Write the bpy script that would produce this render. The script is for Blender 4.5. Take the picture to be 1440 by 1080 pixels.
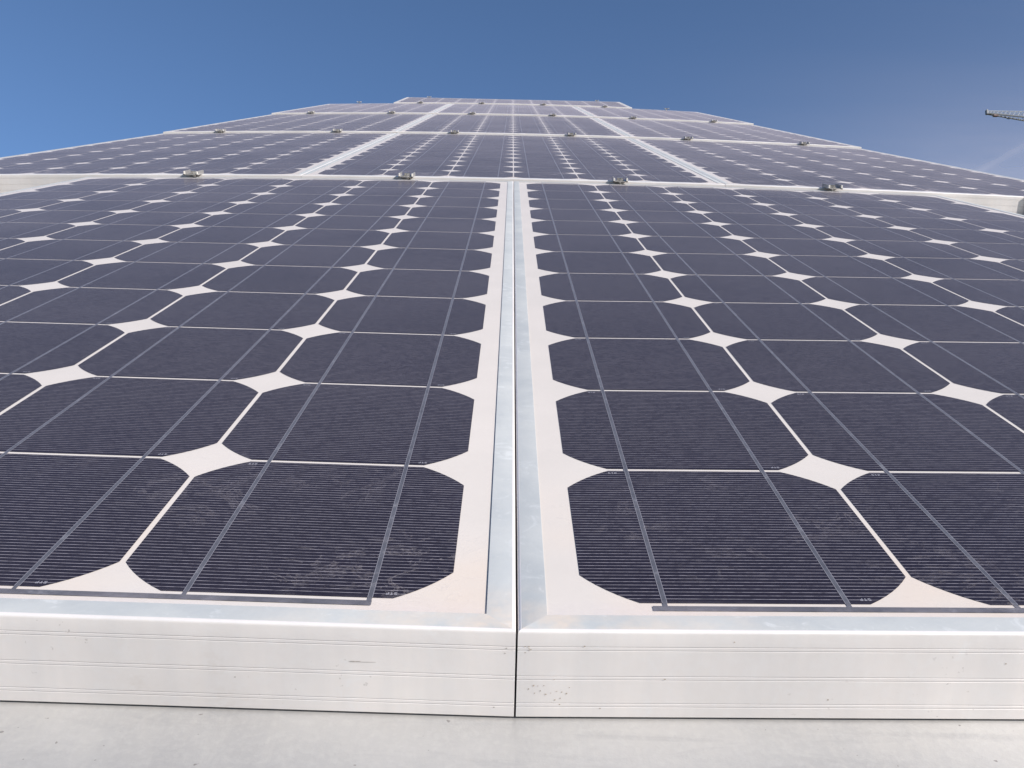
import bpy, bmesh, math, random
from mathutils import Matrix, Vector, Euler

R = math.radians
random.seed(7)
for o in list(bpy.data.objects):
    bpy.data.objects.remove(o)
SC = bpy.context.scene
COL = SC.collection

# ------------------------------------------------------------------ camera
PITCH = R(28.0)                     # slope of the roof
BASE = Vector((0, 0, 4.2))          # world position of the lower edge of the array
ROOF = Matrix.Translation(BASE) @ Matrix.Rotation(PITCH, 4, 'X')

cam_r = (Matrix.Rotation(-0.0204248, 3, 'Z') @ Matrix.Rotation(0.0056628, 3, 'Y') @ Matrix.Rotation(-1.2676359, 3, 'X'))
cam_m = Matrix.Translation(Vector((-0.0053364, -0.2910632, 0.1797470))) @ cam_r.transposed().to_4x4()
cd = bpy.data.cameras.new('camera')
cam = bpy.data.objects.new('camera', cd)
COL.objects.link(cam)
cd.sensor_fit = 'HORIZONTAL'
cd.sensor_width = 36.0
cd.lens = 1357.41 / 1440 * 36.0
cd.clip_start = 0.01
cd.clip_end = 12000
cam.matrix_world = ROOF @ cam_m
SC.camera = cam

# ------------------------------------------------------------------ sky and sun
SUN_EL = R(25)
SUN_AZ = R(128)                     # clockwise from the view direction (+Y)
w = bpy.data.worlds.new('World')
SC.world = w
w.use_nodes = True
nt = w.node_tree
bg = nt.nodes['Background']
sky = nt.nodes.new('ShaderNodeTexSky')
sky.sky_type = 'NISHITA'
sky.sun_disc = False
sky.sun_elevation = SUN_EL
sky.sun_rotation = SUN_AZ
sky.altitude = 200
sky.air_density = 0.8
sky.dust_density = 0.3
sky.ozone_density = 4.5
nt.links.new(sky.outputs[0], bg.inputs[0])
bg.inputs[1].default_value = 0.10

sd = bpy.data.lights.new('sun', 'SUN')
sd.energy = 4.9
sd.angle = R(0.55)
sd.color = (1.0, 0.93, 0.86)
sun = bpy.data.objects.new('sun', sd)
COL.objects.link(sun)
sdir = Vector((math.sin(SUN_AZ) * math.cos(SUN_EL), math.cos(SUN_AZ) * math.cos(SUN_EL), math.sin(SUN_EL)))
sun.rotation_euler = sdir.to_track_quat('Z', 'Y').to_euler()
sun.location = (0, -3, 12)

SC.view_settings.view_transform = 'Standard'
SC.view_settings.look = 'None'
SC.view_settings.gamma = 1.0
SC.view_settings.exposure = 0.5
SC.render.engine = 'CYCLES'
SC.cycles.max_bounces = 8
SC.cycles.transparent_max_bounces = 24
SC.cycles.caustics_reflective = False
SC.cycles.caustics_refractive = False


# ------------------------------------------------------------------ node helpers
class NT:
    def __init__(self, name):
        self.m = bpy.data.materials.new(name)
        self.m.use_nodes = True
        self.t = self.m.node_tree
        self.n = self.t.nodes
        self.b = self.n['Principled BSDF']
        self.out = self.n['Material Output']
        self.rnd = None

    def new(self, typ, **kw):
        nd = self.n.new(typ)
        for k, v in kw.items():
            if k.startswith('i_'):
                nd.inputs[k[2:].replace('_', ' ')].default_value = v
            else:
                setattr(nd, k, v)
        return nd

    def link(self, a, b):
        self.t.links.new(a, b)

    def math(self, op, a, b=None, clamp=False):
        nd = self.n.new('ShaderNodeMath')
        nd.operation = op
        nd.use_clamp = clamp
        for i, v in enumerate((a, b)):
            if v is None:
                continue
            if isinstance(v, (int, float)):
                nd.inputs[i].default_value = v
            else:
                self.link(v, nd.inputs[i])
        return nd.outputs[0]

    def coords(self, scale=(1, 1, 1), src='Object', rot=(0, 0, 0)):
        tc = self.n.new('ShaderNodeTexCoord')
        mp = self.n.new('ShaderNodeMapping')
        mp.inputs['Scale'].default_value = scale
        mp.inputs['Rotation'].default_value = rot
        self.link(tc.outputs[src], mp.inputs[0])
        return mp.outputs[0]

    def noise(self, vec, scale, detail=4, rough=0.55, dist=0.0):
        nd = self.n.new('ShaderNodeTexNoise')
        nd.inputs['Scale'].default_value = scale
        nd.inputs['Detail'].default_value = detail
        nd.inputs['Roughness'].default_value = rough
        nd.inputs['Distortion'].default_value = dist
        if self.rnd is None:
            oi = self.n.new('ShaderNodeObjectInfo')
            self.rnd = self.math('MULTIPLY', oi.outputs['Random'], 23.0)
        va = self.n.new('ShaderNodeVectorMath')       # so that no two panels carry the same stains
        va.operation = 'ADD'
        self.link(vec, va.inputs[0])
        self.link(self.rnd, va.inputs[1])
        self.link(va.outputs[0], nd.inputs['Vector'])
        return nd.outputs['Fac']

    def ramp(self, fac, stops):
        nd = self.n.new('ShaderNodeValToRGB')
        el = nd.color_ramp.elements
        while len(el) < len(stops):
            el.new(0.5)
        for e, (p, c) in zip(el, stops):
            e.position = p
            e.color = (c[0], c[1], c[2], 1) if isinstance(c, (tuple, list)) else (c, c, c, 1)
        self.link(fac, nd.inputs[0])
        return nd.outputs[0]

    def mix(self, fac, a, b, mode='MIX'):
        nd = self.n.new('ShaderNodeMix')
        nd.data_type = 'RGBA'
        nd.blend_type = mode
        for s, v in ((nd.inputs[0], fac), (nd.inputs[6], a), (nd.inputs[7], b)):
            if isinstance(v, (int, float)):
                s.default_value = v
            elif isinstance(v, (tuple, list)):
                s.default_value = (v[0], v[1], v[2], 1)
            else:
                self.link(v, s)
        return nd.outputs[2]

    def bump(self, h, strength, dist=0.001):
        nd = self.n.new('ShaderNodeBump')
        nd.inputs['Strength'].default_value = strength
        nd.inputs['Distance'].default_value = dist
        self.link(h, nd.inputs['Height'])
        self.link(nd.outputs[0], self.b.inputs['Normal'])

    def P(self, **kw):
        for k, v in kw.items():
            s = self.b.inputs[k.replace('_', ' ')]
            if isinstance(v, (int, float)):
                s.default_value = v
            elif isinstance(v, (tuple, list)):
                s.default_value = (v[0], v[1], v[2], 1)
            else:
                self.link(v, s)


def frame_material():
    """anodised aluminium, weathered: faint runs, white bloom, rusty dirt"""
    t = NT('weathered_aluminium')
    v = t.coords()
    big = t.noise(v, 9, 5, .6)
    fine = t.noise(v, 260, 3, .6)
    runs = t.noise(t.coords((70, 70, 6)), 1.0, 4, .6)
    col = t.ramp(big, [(.30, (.70, .665, .64)), (.55, (.79, .75, .725)), (.75, (.87, .825, .79))])
    col = t.mix(t.ramp(runs, [(.35, 0.0), (.75, .45)]), col, (.64, .63, .63))
    col = t.mix(t.ramp(fine, [(.45, 0.0), (.8, .22)]), col, (.78, .79, .80))
    bloom = t.noise(v, 45, 6, .7, .6)
    col = t.mix(t.ramp(bloom, [(.60, 0.0), (.74, .45)]), col, (.80, .81, .82))
    dirt = t.noise(t.coords((1, 1, 1)), 14, 7, .75, .4)
    col = t.mix(t.ramp(dirt, [(.60, 0.0), (.78, .38)]), col, (.50, .41, .32))
    speck = t.noise(t.coords((1, 1, 1)), 420, 2, .5)
    clump = t.noise(v, 11, 2, .5)
    sp = t.math('MULTIPLY', t.ramp(speck, [(.70, 0.0), (.76, 1.0)]), t.ramp(clump, [(.55, 0.0), (.66, .35)]))
    col = t.mix(sp, col, (.16, .12, .09))
    t.P(Base_Color=col, Metallic=.25, Roughness=t.ramp(big, [(.3, .34), (.7, .46)]))
    t.bump(fine, .12, .0004)
    return t.m


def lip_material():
    """the flat top of the rails: sunlight toned down and sky tint painted into the blue-grey, with chalky blots and a little rust near the corners"""
    t = NT('sun_toned_rail_top')
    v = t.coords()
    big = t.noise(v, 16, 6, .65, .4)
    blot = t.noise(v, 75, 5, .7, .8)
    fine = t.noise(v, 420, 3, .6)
    col = t.ramp(big, [(.30, (.38, .405, .42)), (.5, (.445, .465, .47)), (.70, (.50, .515, .51))])  # darker, bluer than the rail sides: painted light balance on the top faces
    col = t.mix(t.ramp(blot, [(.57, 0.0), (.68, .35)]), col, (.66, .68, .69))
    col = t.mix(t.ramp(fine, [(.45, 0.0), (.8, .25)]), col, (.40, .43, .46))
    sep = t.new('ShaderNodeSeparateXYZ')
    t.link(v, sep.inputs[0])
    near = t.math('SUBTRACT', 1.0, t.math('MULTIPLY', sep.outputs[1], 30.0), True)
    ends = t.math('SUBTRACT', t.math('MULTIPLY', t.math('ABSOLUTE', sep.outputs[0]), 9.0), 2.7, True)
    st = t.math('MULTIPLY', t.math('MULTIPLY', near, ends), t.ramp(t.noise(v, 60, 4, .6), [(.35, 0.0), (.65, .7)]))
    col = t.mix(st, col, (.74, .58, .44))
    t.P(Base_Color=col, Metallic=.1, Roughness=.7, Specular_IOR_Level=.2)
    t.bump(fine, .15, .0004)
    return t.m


def galv_material():
    """dull galvanised sheet: cloudy grey, slanting wipe marks, pale flecks"""
    t = NT('galvanised_sheet')
    v = t.coords()
    cloud = t.noise(v, 7, 5, .6, .5)
    wipe = t.noise(t.coords((120, 22, 10), rot=(0, 0, R(24))), 1.0, 5, .65, .7)
    wipe2 = t.noise(t.coords((18, 110, 10), rot=(0, 0, R(50))), 1.0, 4, .6, .8)
    fine = t.noise(v, 330, 3, .65)
    col = t.ramp(cloud, [(.3, (.45, .443, .437)), (.5, (.52, .512, .497)), (.7, (.585, .572, .55))])
    col = t.mix(t.ramp(wipe, [(.47, 0.0), (.70, .5)]), col, (.58, .565, .535))
    col = t.mix(t.ramp(wipe2, [(.52, 0.0), (.72, .32)]), col, (.37, .37, .375))
    col = t.mix(t.ramp(fine, [(.45, 0.0), (.75, .38)]), col, (.64, .63, .60))
    speck = t.noise(v, 380, 1, .4)
    col = t.mix(t.ramp(speck, [(.77, 0.0), (.79, .7)]), col, (.22, .20, .19))
    t.P(Base_Color=col, Metallic=.5, Roughness=t.ramp(cloud, [(.3, .34), (.7, .5)]))
    t.bump(fine, .2, .0006)
    return t.m


def backsheet_material():
    t = NT('white_backsheet')
    v = t.coords()
    n = t.noise(v, 18, 4, .6)
    f = t.noise(v, 500, 2, .6)
    col = t.ramp(n, [(.3, (.555, .52, .485)), (.7, (.595, .555, .517))])
    col = t.mix(t.ramp(f, [(.4, 0.0), (.8, .12)]), col, (.47, .43, .41))
    # rust-tinted run-off that has gathered against the lower frame rail
    sep = t.new('ShaderNodeSeparateXYZ')
    t.link(v, sep.inputs[0])
    near = t.math('SUBTRACT', 1.0, t.math('MULTIPLY', sep.outputs[1], 7.0), True)
    st = t.math('MULTIPLY', near, t.ramp(t.noise(v, 9, 3, .6), [(.40, 0.0), (.7, .55)]))
    col = t.mix(st, col, (.60, .47, .36))
    t.P(Base_Color=col, Roughness=.75, Specular_IOR_Level=.2)
    return t.m


def cell_material():
    """mono-crystalline wafer; UV is in metres inside the cell, V runs up the slope"""
    t = NT('silicon_cell')
    uv = t.n.new('ShaderNodeUVMap')
    sep = t.n.new('ShaderNodeSeparateXYZ')
    t.link(uv.outputs[0], sep.inputs[0])
    vv = sep.outputs[1]
    k = t.math('FRACT', t.math('DIVIDE', t.math('ADD', vv, .0007), .00252))
    d = t.math('ABSOLUTE', t.math('SUBTRACT', k, .5))
    line = t.math('SUBTRACT', 1.0, t.math('MULTIPLY', d, 11.5), True)
    line = t.math('MULTIPLY', line, 2.0, True)
    inside = t.math('MULTIPLY', t.math('GREATER_THAN', vv, .0012), t.math('LESS_THAN', vv, .1243))
    cmb = t.new('ShaderNodeCombineXYZ')             # every finger breaks up on its own
    t.link(t.math('MULTIPLY', sep.outputs[0], 230.0), cmb.inputs[0])
    t.link(t.math('MULTIPLY', t.math('FLOOR', t.math('DIVIDE', t.math('ADD', vv, .0007), .00252)), 7.31), cmb.inputs[1])
    oc = t.coords()
    sp2 = t.new('ShaderNodeSeparateXYZ')
    t.link(oc, sp2.inputs[0])
    t.link(t.math('MULTIPLY', t.math('ADD', t.math('FLOOR', t.math('MULTIPLY', sp2.outputs[1], 7.84)), t.math('FLOOR', t.math('MULTIPLY', sp2.outputs[0], 7.84))), 3.7), cmb.inputs[2])
    brk = t.ramp(t.noise(cmb.outputs[0], 1.0, 3, .65), [(.36, .42), (.58, .95)])
    fac = t.math('MULTIPLY', t.math('MULTIPLY', line, inside), brk)
    vo = t.coords()
    base = t.mix(t.noise(vo, 8, 3), (.0026, .0018, .0095), (.0045, .0032, .015))
    
    col = t.mix(t.math('MULTIPLY', fac, .62), base, (.44, .42, .47))
    t.P(Base_Color=col, Roughness=.5, Specular_IOR_Level=.12)
    return t.m


def ribbon_material():
    t = NT('tinned_ribbon')
    v = t.coords()
    n = t.noise(v, 120, 4, .6)
    col = t.ramp(n, [(.3, (.085, .088, .105)), (.6, (.125, .128, .148)), (.78, (.27, .27, .29))])
    t.P(Base_Color=col, Metallic=.3, Roughness=.38)
    t.bump(n, .3, .0004)
    return t.m


def ribbon_edge_material():
    t = NT('silver_print')
    t.P(Base_Color=(.27, .27, .31), Roughness=.5)
    return t.m


def glass_material():
    """low-iron glass with a thin even dust film: the film hides more the longer the path through it"""
    t = NT('dusty_glass')
    t.n.remove(t.b)
    v = t.coords()
    tr = t.new('ShaderNodeBsdfTransparent')
    gl = t.new('ShaderNodeBsdfGlossy')
    gl.inputs['Roughness'].default_value = .16
    gl.inputs['Color'].default_value = (.8, .8, .8, 1)
    fr = t.new('ShaderNodeFresnel')
    # a pane reflects alike from both sides, so undo the node's inversion for light that meets it from below
    ge = t.new('ShaderNodeNewGeometry')
    t.link(t.math('ADD', 1.28, t.math('MULTIPLY', ge.outputs['Backfacing'], 1 / 1.28 - 1.28)), fr.inputs['IOR'])
    m1 = t.new('ShaderNodeMixShader')
    t.link(t.math('MULTIPLY', fr.outputs[0], .36), m1.inputs[0])
    t.link(tr.outputs[0], m1.inputs[1])
    t.link(gl.outputs[0], m1.inputs[2])
    lw = t.new('ShaderNodeLayerWeight')
    lw.inputs['Blend'].default_value = .5
    cos = t.math('MAXIMUM', t.math('SUBTRACT', 1.0, lw.outputs['Facing']), .02)
    # film thickness: even haze, patches, dried smears that gather at the lower edge
    even = t.ramp(t.noise(v, 6, 5, .6), [(.25, .78), (.75, 1.25)])
    even = t.math('MULTIPLY', even, t.math('ADD', .88, t.math('MULTIPLY', t.math('FRACT', t.rnd), .24)))
    sep = t.new('ShaderNodeSeparateXYZ')
    t.link(v, sep.inputs[0])
    low = t.math('SUBTRACT', 1.0, t.math('MULTIPLY', sep.outputs[1], 5.5), True)
    low = t.math('ADD', low, .02)
    sm = t.noise(t.coords((42, 60, 1), rot=(0, 0, R(12))), 1.0, 7, .72, 1.6)
    smear = t.math('MULTIPLY', t.ramp(sm, [(.550, 0.0), (.565, 1.0), (.580, .12), (.63, .0), (.655, .6), (.67, .05)]), low)
    gr = t.noise(v, 1100, 2, .7)
    grain = t.ramp(gr, [(.35, .85), (.75, 1.2)])
    tau = t.math('ADD', t.math('MULTIPLY', t.math('MULTIPLY', even, grain), .0092), t.math('MULTIPLY', t.math('MULTIPLY', smear, t.ramp(t.noise(v, 13, 3, .6), [(.50, 0.0), (.62, 1.0)])), .11))
    ex = t.math('SUBTRACT', 1.0, t.math('EXPONENT', t.math('MULTIPLY', t.math('DIVIDE', tau, cos), -1.0)))
    df = t.new('ShaderNodeBsdfDiffuse')
    edge_d = t.math('SUBTRACT', 1.0, t.math('MULTIPLY', t.math('SUBTRACT', sep.outputs[1], .0105), 90.0), True)
    band = t.math('MULTIPLY', edge_d, t.ramp(t.noise(v, 38, 6, .7), [(.38, .0), (.62, 1.0)]))
    tau = t.math('ADD', tau, t.math('MULTIPLY', band, .10))
    ex = t.math('SUBTRACT', 1.0, t.math('EXPONENT', t.math('MULTIPLY', t.math('DIVIDE', tau, cos), -1.0)))
    t.link(t.mix(smear, (.74, .685, .745), (.62, .56, .52)), df.inputs['Color'])
    m2 = t.new('ShaderNodeMixShader')
    t.link(ex, m2.inputs[0])
    t.link(m1.outputs[0], m2.inputs[1])
    t.link(df.outputs[0], m2.inputs[2])
    t.link(m2.outputs[0], t.out.inputs[0])
    return t.m


def simple(name, c, metallic=0.0, rough=.6, var=.15, scale=6.0):
    t = NT(name)
    n = t.noise(t.coords(), scale, 5, .6)
    a = tuple(x * (1 - var) for x in c)
    b = tuple(min(1, x * (1 + var)) for x in c)
    t.P(Base_Color=t.ramp(n, [(.3, a), (.7, b)]), Metallic=metallic, Roughness=rough)
    return t.m


M_FRAME = frame_material()
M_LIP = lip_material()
M_GALV = galv_material()
M_BACK = backsheet_material()
M_CELL = cell_material()
M_RIB = ribbon_material()
M_PRINT = ribbon_edge_material()
M_GLASS = glass_material()
M_CLAMP = simple('clamp_stainless_steel', (.44, .425, .40), .55, .36, .25, 300)
M_TIP = simple('painted_glint_metal', (.74, .71, .65), .1, .4, .1, 300)  # pale tone paints the specular glint of the flange ends
M_BOLT = simple('bolt_steel', (.55, .54, .52), .85, .3, .2, 500)
M_DARK = simple('dark_rubber_pad', (.05, .045, .045), 0, .7)

# ------------------------------------------------------------------ geometry of the array (metres, in the plane of the roof)
PW, PL, T, PITCHW, GAP = .8103, 1.575, .035, .811, .010
CP, CS = .1275, .1251                # cell pitch, cell size
MX, MY = .0234, .0197                # outer edge to first cell
LIP = .0105
ZS = [0.0, .0040, .0095, .0258, .0435]      # height of each row's lower edge
ZE = [0.0, .0045, .0195, .0372, .0560]      # and of its upper edge
C_CROWN, E_TWIST = .0140145, .0155256
ROWY = [r * (PL + GAP) for r in range(5)]


def lie(x, y):
    """height of the slightly uneven array surface at (x, y)"""
    r = 4
    for k in range(4, -1, -1):
        if y >= ROWY[k] - GAP / 2:
            r = k
            break
    else:
        r = 0
    ln = PL if r < 4 else PW
    q = (y - ROWY[r]) / ln
    base = ZS[r] + (ZE[r] - ZS[r]) * max(-.01, min(1.01, q))
    if r == 0:
        u = min(1.0, max(0.0, 1 - y / PL))
        return base - C_CROWN * x * x * (1 - u) + E_TWIST * min(abs(x), .9) * u
    if r == 4:
        return base - C_CROWN * x * x * max(0, 1 - q)
    return base - C_CROWN * x * x


def tag(o, label=None, cat=None, group=None, kind=None):
    for k, v in (('label', label), ('category', cat), ('group', group), ('kind', kind)):
        if v:
            o[k] = v


def mesh_obj(name, bm, mats, parent=None, smooth=None, mtx=None):
    me = bpy.data.meshes.new(name)
    bm.normal_update()
    bm.to_mesh(me)
    bm.free()
    for m in (mats if isinstance(mats, (list, tuple)) else [mats]):
        me.materials.append(m)
    o = bpy.data.objects.new(name, me)
    COL.objects.link(o)
    if parent:
        o.parent = parent
    if mtx is not None:
        o.matrix_world = mtx
    if smooth:
        me.shade_smooth()
        me.set_sharp_from_angle(angle=R(smooth))
    return o


def add_box(bm, x0, y0, z0, x1, y1, z1, mi=0):
    vs = [bm.verts.new((x, y, z)) for z in (z0, z1) for y in (y0, y1) for x in (x0, x1)]
    for q in ((0, 2, 3, 1), (4, 5, 7, 6), (0, 1, 5, 4), (2, 6, 7, 3), (1, 3, 7, 5), (0, 4, 6, 2)):
        f = bm.faces.new([vs[i] for i in q])
        f.material_index = mi
    return vs


def add_tube(bm, p, q, r, n=8, cap=True):
    p, q = Vector(p), Vector(q)
    d = (q - p).normalized()
    a = d.orthogonal().normalized()
    b = d.cross(a)
    rings = []
    for c in (p, q):
        rings.append([bm.verts.new(c + (a * math.cos(2 * math.pi * k / n) + b * math.sin(2 * math.pi * k / n)) * r) for k in range(n)])
    for k in range(n):
        bm.faces.new((rings[0][k], rings[0][(k + 1) % n], rings[1][(k + 1) % n], rings[1][k]))
    if cap:
        bm.faces.new(rings[0][::-1])
        bm.faces.new(rings[1])


# profile of a frame rail, (inward distance, height), going round
def rail_profile():
    p = [(LIP, -.00025), (LIP, -.0001), (LIP - .0001, 0.0)]
    rb = .0013
    for k in range(5):
        a = math.pi / 2 * k / 4
        p.append((rb - rb * math.sin(a), -rb + rb * math.cos(a)))
    for g in (-.0064, -.0181, -.0291):
        for dz in (0.0, -.0014):
            z = g + dz
            p += [(0.0, z + .0002), (.00026, z + .00005), (.00026, z - .00005), (0.0, z - .0002)]
    p += [(0.0, -T + .0004), (.0004, -T), (.022, -T), (.022, -T + .0015), (.0016, -T + .0015), (.0016, -.00025)]
    return p


PROF = rail_profile()


def rail_bm(wd, ln, side, wp):
    """one mitred rail; side 0 front, 1 right, 2 back, 3 left. wp(x,y,z)->warped local point"""
    bm = bmesh.new()
    n = 14
    rings = []
    for k in range(n + 1):
        t = k / n
        ring = []
        for d, z in PROF:
            if side in (0, 2):
                x = d + (wd - 2 * d) * t
                y = d if side == 0 else ln - d
            else:
                y = d + (ln - 2 * d) * t
                x = wd - d if side == 1 else d
            ring.append(bm.verts.new(wp(x, y, z)))
        rings.append(ring)
    m = len(PROF)
    for a, b in zip(rings, rings[1:]):
        for i in range(m):
            j = (i + 1) % m
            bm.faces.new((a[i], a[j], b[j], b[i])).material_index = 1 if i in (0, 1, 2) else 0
    bm.faces.new(rings[0][::-1])
    bm.faces.new(rings[-1])
    bmesh.ops.recalc_face_normals(bm, faces=bm.faces)
    return bm


def sheet_bm(x0, y0, x1, y1, z, nx, ny, wp):
    bm = bmesh.new()
    g = [[bm.verts.new(wp(x0 + (x1 - x0) * i / nx, y0 + (y1 - y0) * j / ny, z)) for i in range(nx + 1)] for j in range(ny + 1)]
    for j in range(ny):
        for i in range(nx):
            bm.faces.new((g[j][i], g[j][i + 1], g[j + 1][i + 1], g[j + 1][i]))
    return bm


def strip(bm, x0, y0, x1, y1, z, wp, n=1, along='y', mi=0):
    pts = []
    for k in range(n + 1):
        t = k / n
        if along == 'y':
            y = y0 + (y1 - y0) * t
            pts.append((bm.verts.new(wp(x0, y, z)), bm.verts.new(wp(x1, y, z))))
        else:
            x = x0 + (x1 - x0) * t
            pts.append((bm.verts.new(wp(x, y1, z)), bm.verts.new(wp(x, y0, z))))
    for (a, b), (c, d) in zip(pts, pts[1:]):
        f = bm.faces.new((a, b, d, c))
        f.material_index = mi


# outline of a pseudo-square wafer: 125.6 mm square cut by a 150 mm circle
def wafer():
    h = CS / 2
    r = .0753
    a0 = math.acos(h / r)
    pts = []
    for q in range(4):
        for k in range(7):
            a = q * math.pi / 2 + a0 + (math.pi / 2 - 2 * a0) * k / 6
            pts.append((h + r * math.cos(a), h + r * math.sin(a)))
    return pts


WAF = wafer()
# strokes of the maker's three small letters printed on each wafer, on a 3 x 5 grid: (x0, y0, x1, y1)
LET = {'S': [(0, 4, 3, 5), (0, 2.5, .9, 4), (0, 2, 3, 3), (2.1, 1, 3, 2.5), (0, 0, 3, 1)],
       'T': [(0, 4, 3, 5), (1.05, 0, 1.95, 4)],
       'P': [(0, 0, .9, 5), (.9, 4, 3, 5), (2.1, 2.5, 3, 4), (.9, 2, 3, 3)]}


def make_panel(name, x0, y0, wd, ln, nxc, nyc, label, group, marks=False, landscape=False):
    """panel with its lower-left corner at (x0, y0) on the roof"""
    root = bpy.data.objects.new(name, None)
    COL.objects.link(root)
    root.empty_display_size = .1
    ox, oy = x0 + wd / 2, y0
    oz = lie(ox, oy + .001)
    root.matrix_world = ROOF @ Matrix.Translation(Vector((ox, oy, oz)))
    tag(root, label, 'solar panel', group)
    ylo, yhi = y0 + 1e-4, y0 + ln - 1e-4

    def wp(x, y, z):
        X, Y = x0 + x, y0 + y
        return (X - ox, Y - oy, lie(X, min(max(Y, ylo), yhi)) + z - oz)

    for side in range(4):
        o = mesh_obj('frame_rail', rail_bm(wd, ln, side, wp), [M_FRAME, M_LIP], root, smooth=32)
    nx, ny = (12, 24) if not landscape else (24, 12)
    mesh_obj('backsheet', sheet_bm(.003, .003, wd - .003, ln - .003, -.00062, nx, ny, wp), M_BACK, root)
    mx = (wd - (nxc - 1) * CP - CS) / 2
    my = MY if not landscape else (ln - (nyc - 1) * CP - CS) / 2
    # wafers, and the printed letters on the nearest panels
    bm = bmesh.new()
    uvl = bm.loops.layers.uv.new('UVMap')
    for i in range(nxc):
        for j in range(nyc):
            cx, cy = mx + i * CP, my + j * CP
            vs = [bm.verts.new(wp(cx + px, cy + py, -.00044)) for px, py in WAF]
            f = bm.faces.new(vs)
            for lp, (px, py) in zip(f.loops, WAF):
                lp[uvl].uv = (py, px) if landscape else (px, py)
            if marks:
                s = .00034
                for fx, fy, sg in ((.1035, .0032, -1), (.0225, CS - .0032, 1)):
                    for li, ch in enumerate('STP'):
                        for (a, b, c, d) in LET[ch]:
                            a2, c2 = (a + li * 4.4 - 5.9) * sg, (c + li * 4.4 - 5.9) * sg
                            b2, d2 = (b - 2.5) * sg, (d - 2.5) * sg
                            strip(bm, cx + fx + min(a2, c2) * s, cy + fy + min(b2, d2) * s, cx + fx + max(a2, c2) * s, cy + fy + max(b2, d2) * s, -.00038, wp, 1, 'y', 1)
    mesh_obj('cell_array', bm, [M_CELL, M_PRINT], root)
    # two soldered ribbons down every column (or along every row when the panel lies on its side)
    hw = .00080
    if not landscape:
        for i in range(nxc):
            for f in (.0295, .0961):
                bm = bmesh.new()
                c = mx + i * CP + f
                top = ln - .0175
                strip(bm, c - hw, .0158, c + hw, top, -.00032, wp, 26, 'y', 0)
                strip(bm, c - hw - .00016, MY, c - hw, my + (nyc - 1) * CP + CS, -.00032, wp, 26, 'y', 1)
                strip(bm, c + hw, MY, c + hw + .00016, my + (nyc - 1) * CP + CS, -.00032, wp, 26, 'y', 1)
                mesh_obj('busbar', bm, [M_RIB, M_PRINT], root)
        for i in range(0, nxc, 2):
            bm = bmesh.new()
            strip(bm, mx + i * CP + .0248, .0141, mx + (i + 1) * CP + .0971, .0174, -.00026, wp, 8, 'x')
            mesh_obj('end_ribbon', bm, M_RIB, root)
        for a, b in ((0, 0), (1, 2), (3, 4), (5, 5)):
            bm = bmesh.new()
            strip(bm, mx + a * CP + .0285, ln - .0190, mx + b * CP + .0971, ln - .0156, -.00026, wp, 8, 'x')
            mesh_obj('end_ribbon', bm, M_RIB, root)
    else:
        for j in range(nyc):
            for f in (.0295, .0961):
                bm = bmesh.new()
                c = my + j * CP + f
                strip(bm, mx, c - hw, mx + (nxc - 1) * CP + CS, c + hw, -.00032, wp, 26, 'x', 0)
                mesh_obj('busbar', bm, [M_RIB, M_PRINT], root)
    mesh_obj('glass', sheet_bm(.004, .004, wd - .004, ln - .004, -.00015, nx, ny, wp), M_GLASS, root)
    return root


# ---- the eleven panels
G = 'solar panels in staggered rows on the roof'
h = (PITCHW - PW) / 2
PANELS = []
PANELS.append(make_panel('solar_panel', -PITCHW + h, 0, PW, PL, 6, 12, 'nearest solar panel left of the middle seam, wide silver front rail with a small scratch', G, True))
PANELS.append(make_panel('solar_panel', h, 0, PW, PL, 6, 12, 'nearest solar panel right of the middle seam, with dark specks on its front rail', G, True))
ROWS = {1: 'second', 2: 'third', 3: 'fourth'}
for r in (1, 2, 3):
    for k, where in ((-1, 'left-hand solar panel of the %s row, its outer edge against the sky'),
                     (0, 'middle solar panel of the %s row, centred on the seam of the nearest two'),
                     (1, 'right-hand solar panel of the %s row, its outer edge against the sky')):
        make_panel('solar_panel', k * PITCHW - PITCHW / 2 + h, ROWY[r], PW, PL, 6, 12, where % ROWS[r], G)
make_panel('solar_panel', -PL / 2, ROWY[4], PL, PW, 12, 6, 'farthest solar panel, lying on its side alone at the top of the array', G, False, True)


# ---- dirt stuck to the front rails of the two nearest panels, as thin flakes that belong to the panel
M_DIRT = simple('dried_dirt', (.46, .39, .32), 0, .9, .3, 900)
M_SCR = simple('dark_scratch', (.42, .38, .35), 0, .8, .3, 900)


def flake(bm, x, z, rx, rz, n=7):
    zz = lie(x, .0) + z
    c = [bm.verts.new((x + rx * math.cos(2 * math.pi * k / n) * random.uniform(.6, 1), -.00012, zz + rz * math.sin(2 * math.pi * k / n) * random.uniform(.6, 1))) for k in range(n)]
    bm.faces.new(c)


def in_panel(name, bm, mat, root):
    me_o = mesh_obj(name, bm, mat)
    me_o.matrix_world = ROOF
    bpy.context.view_layer.update()
    me_o.parent = root
    me_o.matrix_parent_inverse = root.matrix_world.inverted()


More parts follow.
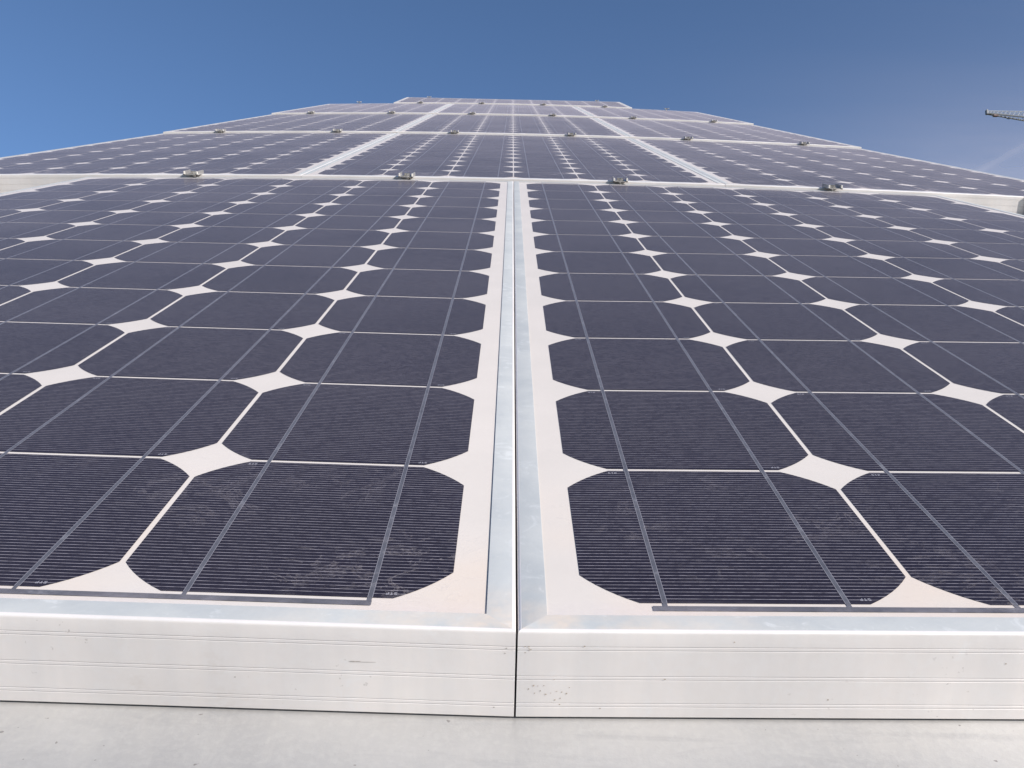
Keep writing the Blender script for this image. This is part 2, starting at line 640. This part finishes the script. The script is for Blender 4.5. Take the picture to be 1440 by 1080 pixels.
near_left, near_right = PANELS[0], PANELS[1]
bm = bmesh.new()
for k in range(16):
    flake(bm, random.uniform(.004, .022), -random.triangular(.018, .030, .026), random.uniform(.0002, .0005), random.uniform(.00015, .0004))
for k in range(6):
    flake(bm, random.uniform(.002, .006), random.uniform(-.009, -.006), random.uniform(.0002, .0006), random.uniform(.0002, .0004))
for x, z in ((.030, -.031), (.0235, -.006), (.075, -.004), (.052, -.019), (.11, -.027), (.17, -.012)):
    flake(bm, x, z, .0004, .0003)
in_panel('dirt_specks', bm, M_DIRT, near_right)
bm = bmesh.new()
flake(bm, -.0560, -.0142, .0026, .00022, 9)
flake(bm, -.0515, -.0143, .0040, .00010, 9)
for x, z in ((-.004, -.0090), (-.0075, -.031), (-.098, -.022), (-.19, -.0305), (-.0035, -.0070), (-.24, -.010)):
    flake(bm, x, z, .0004, .00025)
in_panel('scratch', bm, M_SCR, near_left)

# ------------------------------------------------------------------ clamps between the rows
def clamp_proto():
    root = bpy.data.objects.new('panel_clamp', None)
    root.empty_display_size = .03
    COL.objects.link(root)
    L, wdt, hgt, th = .034, .0134, .0080, .0014
    bm = bmesh.new()
    # base web, and two upright flanges with little feet turned down at the front
    add_box(bm, -wdt + th, -L / 2, .0006, wdt - th, L / 2, .0006 + th)
    for s in (-1, 1):
        a, b = sorted((s * wdt, s * (wdt - th)))
        vs = [(-L / 2, .0006), (L / 2, .0006), (L / 2, hgt - .001), (L / 2 - .002, hgt), (-L / 2 + .002, hgt), (-L / 2, hgt - .001)]
        lo = [bm.verts.new((a, y, z)) for y, z in vs]
        hi = [bm.verts.new((b, y, z)) for y, z in vs]
        bm.faces.new(lo)
        bm.faces.new(hi[::-1])
        for i in range(len(vs)):
            j = (i + 1) % len(vs)
            bm.faces.new((lo[j], lo[i], hi[i], hi[j]))
    bmesh.ops.recalc_face_normals(bm, faces=bm.faces)
    mesh_obj('bracket', bm, M_CLAMP, root)
    bm = bmesh.new()
    add_tube(bm, (0, 0, .0023), (0, 0, .0034), .0075, 20)       # washer
    add_tube(bm, (0, 0, .0035), (0, 0, .0072), .0055, 6)        # hexagon head
    add_tube(bm, (0, 0, -.034), (0, 0, .0022), .0028, 8)
    mesh_obj('bolt', bm, M_BOLT, root)
    bm = bmesh.new()
    for s in (-1, 1):
        add_box(bm, s * (wdt - .0012) - .0016, -L / 2 - .0012, .0001, s * (wdt - .0012) + .0016, -L / 2 + .0006, .0022)
    mesh_obj('foot', bm, M_DARK, root)
    for s in (-1, 1):
        bm = bmesh.new()
        add_box(bm, s * (wdt - .0013) - .0015, -L / 2 - .0007, .0014, s * (wdt - .0013) + .0015, -L / 2 + .0022, hgt - .0006)  # added pale cap that carries the painted glint
        bmesh.ops.bevel(bm, geom=bm.edges[:], offset=.0004, segments=1, affect='EDGES')
        mesh_obj('glint_tip', bm, M_TIP, root)
    return root


CG = 'clamps holding down the panel edges'
proto = clamp_proto()
used = False


def put_clamp(x, y, label, rot=0.0, dz=0.0):
    global used
    if not used:
        o = proto
        used = True
    else:
        o = proto.copy()
        COL.objects.link(o)
        for ch in proto.children:
            c = ch.copy()
            COL.objects.link(c)
            c.parent = o
            c.matrix_parent_inverse = Matrix()
    o.matrix_world = ROOF @ Matrix.Translation(Vector((x, y, max(lie(x, y - GAP), lie(x, y + GAP)) + dz))) @ Matrix.Rotation(rot, 4, 'Z')
    tag(o, label, 'clamp', CG)


ORD = {-1.25: 'far left', -.75: 'second from the left', -.25: 'just left of the middle', .25: 'just right of the middle', .75: 'second from the right', 1.25: 'far right'}
for a, nm in ((-.75, 'leftmost'), (-.25, 'left of the middle seam'), (.25, 'right of the middle seam'), (.75, 'rightmost')):
    put_clamp(a * PITCHW, ROWY[1] - GAP / 2, 'steel clamp on the joint above the nearest row, ' + nm + ('' if 'seam' in nm else ' of four'), R(random.uniform(-4, 4)))
for r, nm in ((2, 'rows two and three'), (3, 'rows three and four')):
    for a in sorted(ORD):
        put_clamp(a * PITCHW, ROWY[r] - GAP / 2, 'small clamp on the joint of %s, %s' % (nm, ORD[a]), R(random.uniform(-4, 4)))
for a in sorted(ORD):
    if abs(a) < 1:
        put_clamp(a * PITCHW, ROWY[4] - GAP / 2, 'small clamp where row four meets the sideways panel, ' + ORD[a], R(random.uniform(-4, 4)))
    else:
        put_clamp(a * PITCHW, ROWY[4] - GAP / 2, 'small clamp on the bare top edge of row four, ' + ('left' if a < 0 else 'right') + ' of the sideways panel', R(random.uniform(-4, 4)))
for s, nm in ((-1, 'left'), (1, 'right')):
    put_clamp(s * .62, ROWY[4] + PW + .004, 'tiny steel clamp on the topmost edge against the sky, on the ' + nm, 0, .002)


# dark end hooks gripping the front rail of the second row where nothing lies below it
def end_hook(x, label):
    root = bpy.data.objects.new('end_clamp', None)
    COL.objects.link(root)
    y = ROWY[1]
    root.matrix_world = ROOF @ Matrix.Translation(Vector((x, y, lie(x, y + .001))))
    tag(root, label, 'clamp', 'dark end clamps on the second row')
    bm = bmesh.new()
    for (a, b) in (((-.017, -.0065, -.0355), (.017, -.0030, .0045)), ((-.017, -.0030, .0012), (.017, .0095, .0045)), ((-.017, -.030, -.0355), (.017, -.0065, -.0322))):
        add_box(bm, *a, *b)
    bmesh.ops.bevel(bm, geom=bm.edges[:], offset=.0005, segments=1, affect='EDGES')
    mesh_obj('bracket', bm, M_DARKSTEEL, root)
    bm = bmesh.new()
    add_tube(bm, (0, -.018, -.0321), (0, -.018, -.0265), .0058, 6)
    mesh_obj('bolt', bm, M_BOLT, root)


M_DARKSTEEL = simple('rusty_dark_steel', (.16, .12, .10), .4, .6, .4, 120)
end_hook(1.0035, 'dark end clamp gripping the front rail of the second row, at the right edge')
end_hook(-1.0137, 'dark end clamp gripping the front rail of the second row, left of the array')


# ------------------------------------------------------------------ building under the array
bld = bpy.data.objects.new('building', None)
COL.objects.link(bld)
bld.matrix_world = Matrix.Translation(Vector((0, 2.6, 0)))
tag(bld, 'building whose sloping galvanised sheet roof carries the solar panels', 'building')
inv = bld.matrix_world.inverted()
WR = 1.225
YT = ROWY[4] + PW
bm = bmesh.new()


def deck_z(x, y):
    k = min(max(y / (PL + GAP), 0), 4.5)
    zn = [0.0, 0.0, .0040, .0185, .0365, .0560]
    b = zn[int(k)] + (zn[int(k) + 1] - zn[int(k)]) * (k - int(k))
    u = min(1.0, max(0.0, 1 - y / PL))
    return b - C_CROWN * x * x * (1 - u) + E_TWIST * min(abs(x), .9) * u - T - .0007


ys = [-1.6, -1.0, -.6, -.3, -.15] + [k * PL / 14 for k in range(0, 15)]
for r in (1, 2, 3):
    ys += [ROWY[r] + PL * k / 6 for k in range(7)]
xs = [-WR + 2 * WR * k / 28 for k in range(29)]


def add_patch(bm, xs, ys, th=.0012):
    top = [[bm.verts.new((x, y, deck_z(x, y))) for x in xs] for y in ys]
    bot = [[bm.verts.new((x, y, deck_z(x, y) - th)) for x in xs] for y in ys]
    for j in range(len(ys) - 1):
        for i in range(len(xs) - 1):
            bm.faces.new((top[j][i], top[j][i + 1], top[j + 1][i + 1], top[j + 1][i]))
            bm.faces.new((bot[j][i], bot[j + 1][i], bot[j + 1][i + 1], bot[j][i + 1]))
    nI, nJ = len(xs) - 1, len(ys) - 1
    for i in range(nI):
        bm.faces.new((bot[0][i], bot[0][i + 1], top[0][i + 1], top[0][i]))
        bm.faces.new((bot[nJ][i + 1], bot[nJ][i], top[nJ][i], top[nJ][i + 1]))
    for j in range(nJ):
        bm.faces.new((bot[j + 1][0], bot[j][0], top[j][0], top[j + 1][0]))
        bm.faces.new((bot[j][nI], bot[j + 1][nI], top[j + 1][nI], top[j][nI]))


add_patch(bm, xs, ys)
add_patch(bm, [-.78 + 1.56 * k / 16 for k in range(17)], [ROWY[4] + .001, ROWY[4] + .3, ROWY[4] + .6, YT - .002])
mesh_obj('roof', bm, M_GALV, bld, mtx=ROOF.copy())
M_WALL = simple('painted_render', (.62, .60, .55), 0, .85, .08, 3)
bm = bmesh.new()
xa, xb, ya, yb = -1.15, 1.15, -1.25, 5.7


def under(y):                          # underside height of the roof above world y
    s = (y) / math.cos(PITCH)
    return BASE.z + math.sin(PITCH) * s - .09


for (x0, y0, x1, y1) in ((xa, ya, xb, ya + .2), (xa, yb - .2, xb, yb), (xa, ya + .2, xa + .2, yb - .2), (xb - .2, ya + .2, xb, yb - .2)):
    vs = []
    for z in (0, 1):
        for y in (y0, y1):
            for x in (x0, x1):
                vs.append(bm.verts.new((x, y, -.3 if z == 0 else under(y))))
    for q in ((0, 2, 3, 1), (4, 5, 7, 6), (0, 1, 5, 4), (2, 6, 7, 3), (1, 3, 7, 5), (0, 4, 6, 2)):
        bm.faces.new([vs[i] for i in q])
mesh_obj('wall', bm, M_WALL, bld, mtx=Matrix())

# ------------------------------------------------------------------ ground
bm = bmesh.new()
bmesh.ops.create_circle(bm, cap_ends=True, radius=6000, segments=96)
M_GROUND = simple('dry_grass_and_gravel', (.16, .15, .09), 0, .95, .35, .4)
gr = mesh_obj('ground', bm, M_GROUND)
tag(gr, 'flat dry ground far below the roof', None, None, 'structure')

# ------------------------------------------------------------------ tower crane whose jib tip reaches into the picture
M_JIB = simple('grey_painted_steel', (.34, .36, .38), .1, .6, .1)
M_CHORD = simple('dark_painted_steel', (.17, .185, .205), .1, .6, .1)
M_RED = simple('red_painted_steel', (.20, .13, .13), 0, .6, .1)


crane = bpy.data.objects.new('tower_crane', None)
COL.objects.link(crane)
XT, YC, XM = 31.85, 59.66, 56.0       # jib tip, distance, mast
crane.matrix_world = Matrix.Translation(Vector((XM, YC, 0)))
tag(crane, 'crane jib with thin grey upper chord and dark lower chord, at the right edge', 'crane')


def ztop(x):
    return 34.80 + .006 * min(x - XT, 8)


def zbot(x):
    return 34.60 - .125 * min(x - XT, 6)


def cp(x, y, z):
    return (x - XM, y - YC, z)


bm = bmesh.new()
N = 60
px_ = [XT + (XM - XT) * (k / N) ** 1.25 for k in range(N + 1)]
for a, b in zip(px_, px_[1:]):
    wa, wb = .06 + .07 * min(a - XT, 6), .06 + .07 * min(b - XT, 6)
    for s_ in (-1, 1):
        add_tube(bm, cp(a, YC, ztop(a)), cp(b, YC + s_ * wb, zbot(b)), .016, 4, False)
        add_tube(bm, cp(a, YC + s_ * wa, zbot(a)), cp(b, YC, ztop(b)), .016, 4, False)
    add_tube(bm, cp(a, YC - wa, zbot(a)), cp(b, YC + wb, zbot(b)), .014, 4, False)
mesh_obj('lattice', bm, M_JIB, crane)
bm = bmesh.new()
add_tube(bm, cp(XT + .02, YC, ztop(XT)), cp(XT + 8, YC, ztop(XT + 8)), .022, 6)
add_tube(bm, cp(XT + 8, YC, ztop(XT + 8)), cp(XM, YC, ztop(XM)), .030, 6)
mesh_obj('upper_chord', bm, M_JIB, crane)
bm = bmesh.new()
for s_ in (-1, 1):
    add_tube(bm, cp(XT, YC + s_ * .06, zbot(XT)), cp(XT + 6, YC + s_ * .48, zbot(XT + 6)), .052, 6)
    add_tube(bm, cp(XT + 6, YC + s_ * .48, zbot(XT + 6)), cp(XM, YC + s_ * .48, zbot(XM)), .052, 6)
add_box(bm, *cp(XT - .06, YC - .12, zbot(XT) - .05), *cp(XT + .04, YC + .12, ztop(XT) + .05))
mesh_obj('lower_chord', bm, M_CHORD, crane)
bm = bmesh.new()
add_box(bm, *cp(XT + .42, YC - .12, zbot(XT + .4) - .13), *cp(XT + .72, YC + .12, zbot(XT + .4) - .05))
mesh_obj('trolley', bm, M_RED, crane)
bm = bmesh.new()
prev = None
for k in range(13):
    a = math.pi * k / 12
    q = cp(XT + 1.42 - .17 * math.cos(a), YC, zbot(XT + 1.4) - .02 - .17 * math.sin(a))
    if prev:
        add_tube(bm, prev, q, .018, 5, False)
    prev = q
mesh_obj('cable_loop', bm, M_CHORD, crane)
bm = bmesh.new()
for sx in (-.8, .8):
    for sy in (-.8, .8):
        add_box(bm, sx - .07, sy - .07, 0, sx + .07, sy + .07, 37.5)
for k in range(25):
    z0, z1 = 1.5 * k, 1.5 * (k + 1)
    for sy in (-.8, .8):
        add_tube(bm, (-.8, sy, z0), (.8, sy, z1), .04, 4, False)
        add_tube(bm, (sy, -.8, z1), (sy, .8, z0), .04, 4, False)
mesh_obj('mast', bm, M_JIB, crane)
bm = bmesh.new()
for s_ in (-.5, .5):
    add_tube(bm, (.8, s_, 34.6), (9, s_, 34.6), .08, 6)
add_box(bm, 7, -.9, 32.6, 9, .9, 34.5)
mesh_obj('counter_jib', bm, M_CHORD, crane)

# ------------------------------------------------------------------ thin high veil of cloud, low on the right
t = NT('cirrus_veil')
t.n.remove(t.b)
v = t.coords()
gr_ = t.new('ShaderNodeVectorMath', operation='LENGTH')
t.link(v, gr_.inputs[0])
q = t.math('DIVIDE', gr_.outputs['Value'], 2300.0)
fall = t.math('EXPONENT', t.math('MULTIPLY', t.math('MULTIPLY', q, q), -1.0))
edge = t.math('SUBTRACT', 1.0, t.math('DIVIDE', gr_.outputs['Value'], 6000.0), True)
st = t.ramp(t.noise(t.coords((.0004, .0016, 1), rot=(0, 0, R(-50))), 1.0, 6, .6, .6), [(.25, .70), (.75, 1.15)])
al = t.math('MULTIPLY', t.math('MULTIPLY', fall, edge), t.math('MULTIPLY', st, .44))
sv = t.new('ShaderNodeSeparateXYZ')                # an old condensation trail spread through it
t.link(v, sv.inputs[0])
off = t.math('DIVIDE', t.math('ADD', t.math('ADD', t.math('MULTIPLY', sv.outputs[0], .979), t.math('MULTIPLY', sv.outputs[1], .205)), 816.0), 42.0)
trail = t.math('EXPONENT', t.math('MULTIPLY', t.math('MULTIPLY', off, off), -1.0))
al = t.math('ADD', al, t.math('MULTIPLY', t.math('MULTIPLY', trail, edge), .09))
tr = t.new('ShaderNodeBsdfTransparent')
df = t.new('ShaderNodeBsdfDiffuse')
tl = t.new('ShaderNodeBsdfTranslucent')
for nd in (df, tl):
    nd.inputs['Color'].default_value = (.80, .74, .73, 1)
m1 = t.new('ShaderNodeMixShader')
t.link(df.outputs[0], m1.inputs[1])
t.link(tl.outputs[0], m1.inputs[2])
m1.inputs[0].default_value = .85
m2 = t.new('ShaderNodeMixShader')
t.link(al, m2.inputs[0])
t.link(tr.outputs[0], m2.inputs[1])
t.link(m1.outputs[0], m2.inputs[2])
t.link(m2.outputs[0], t.out.inputs[0])
bm = bmesh.new()
bmesh.ops.create_circle(bm, cap_ends=True, radius=6000, segments=64)
ve = mesh_obj('cloud_veil', bm, t.m, mtx=Matrix.Translation(Vector((3775, 6540, 2600))))
tag(ve, 'thin pale veil of high cloud on the right', None, None, 'stuff')
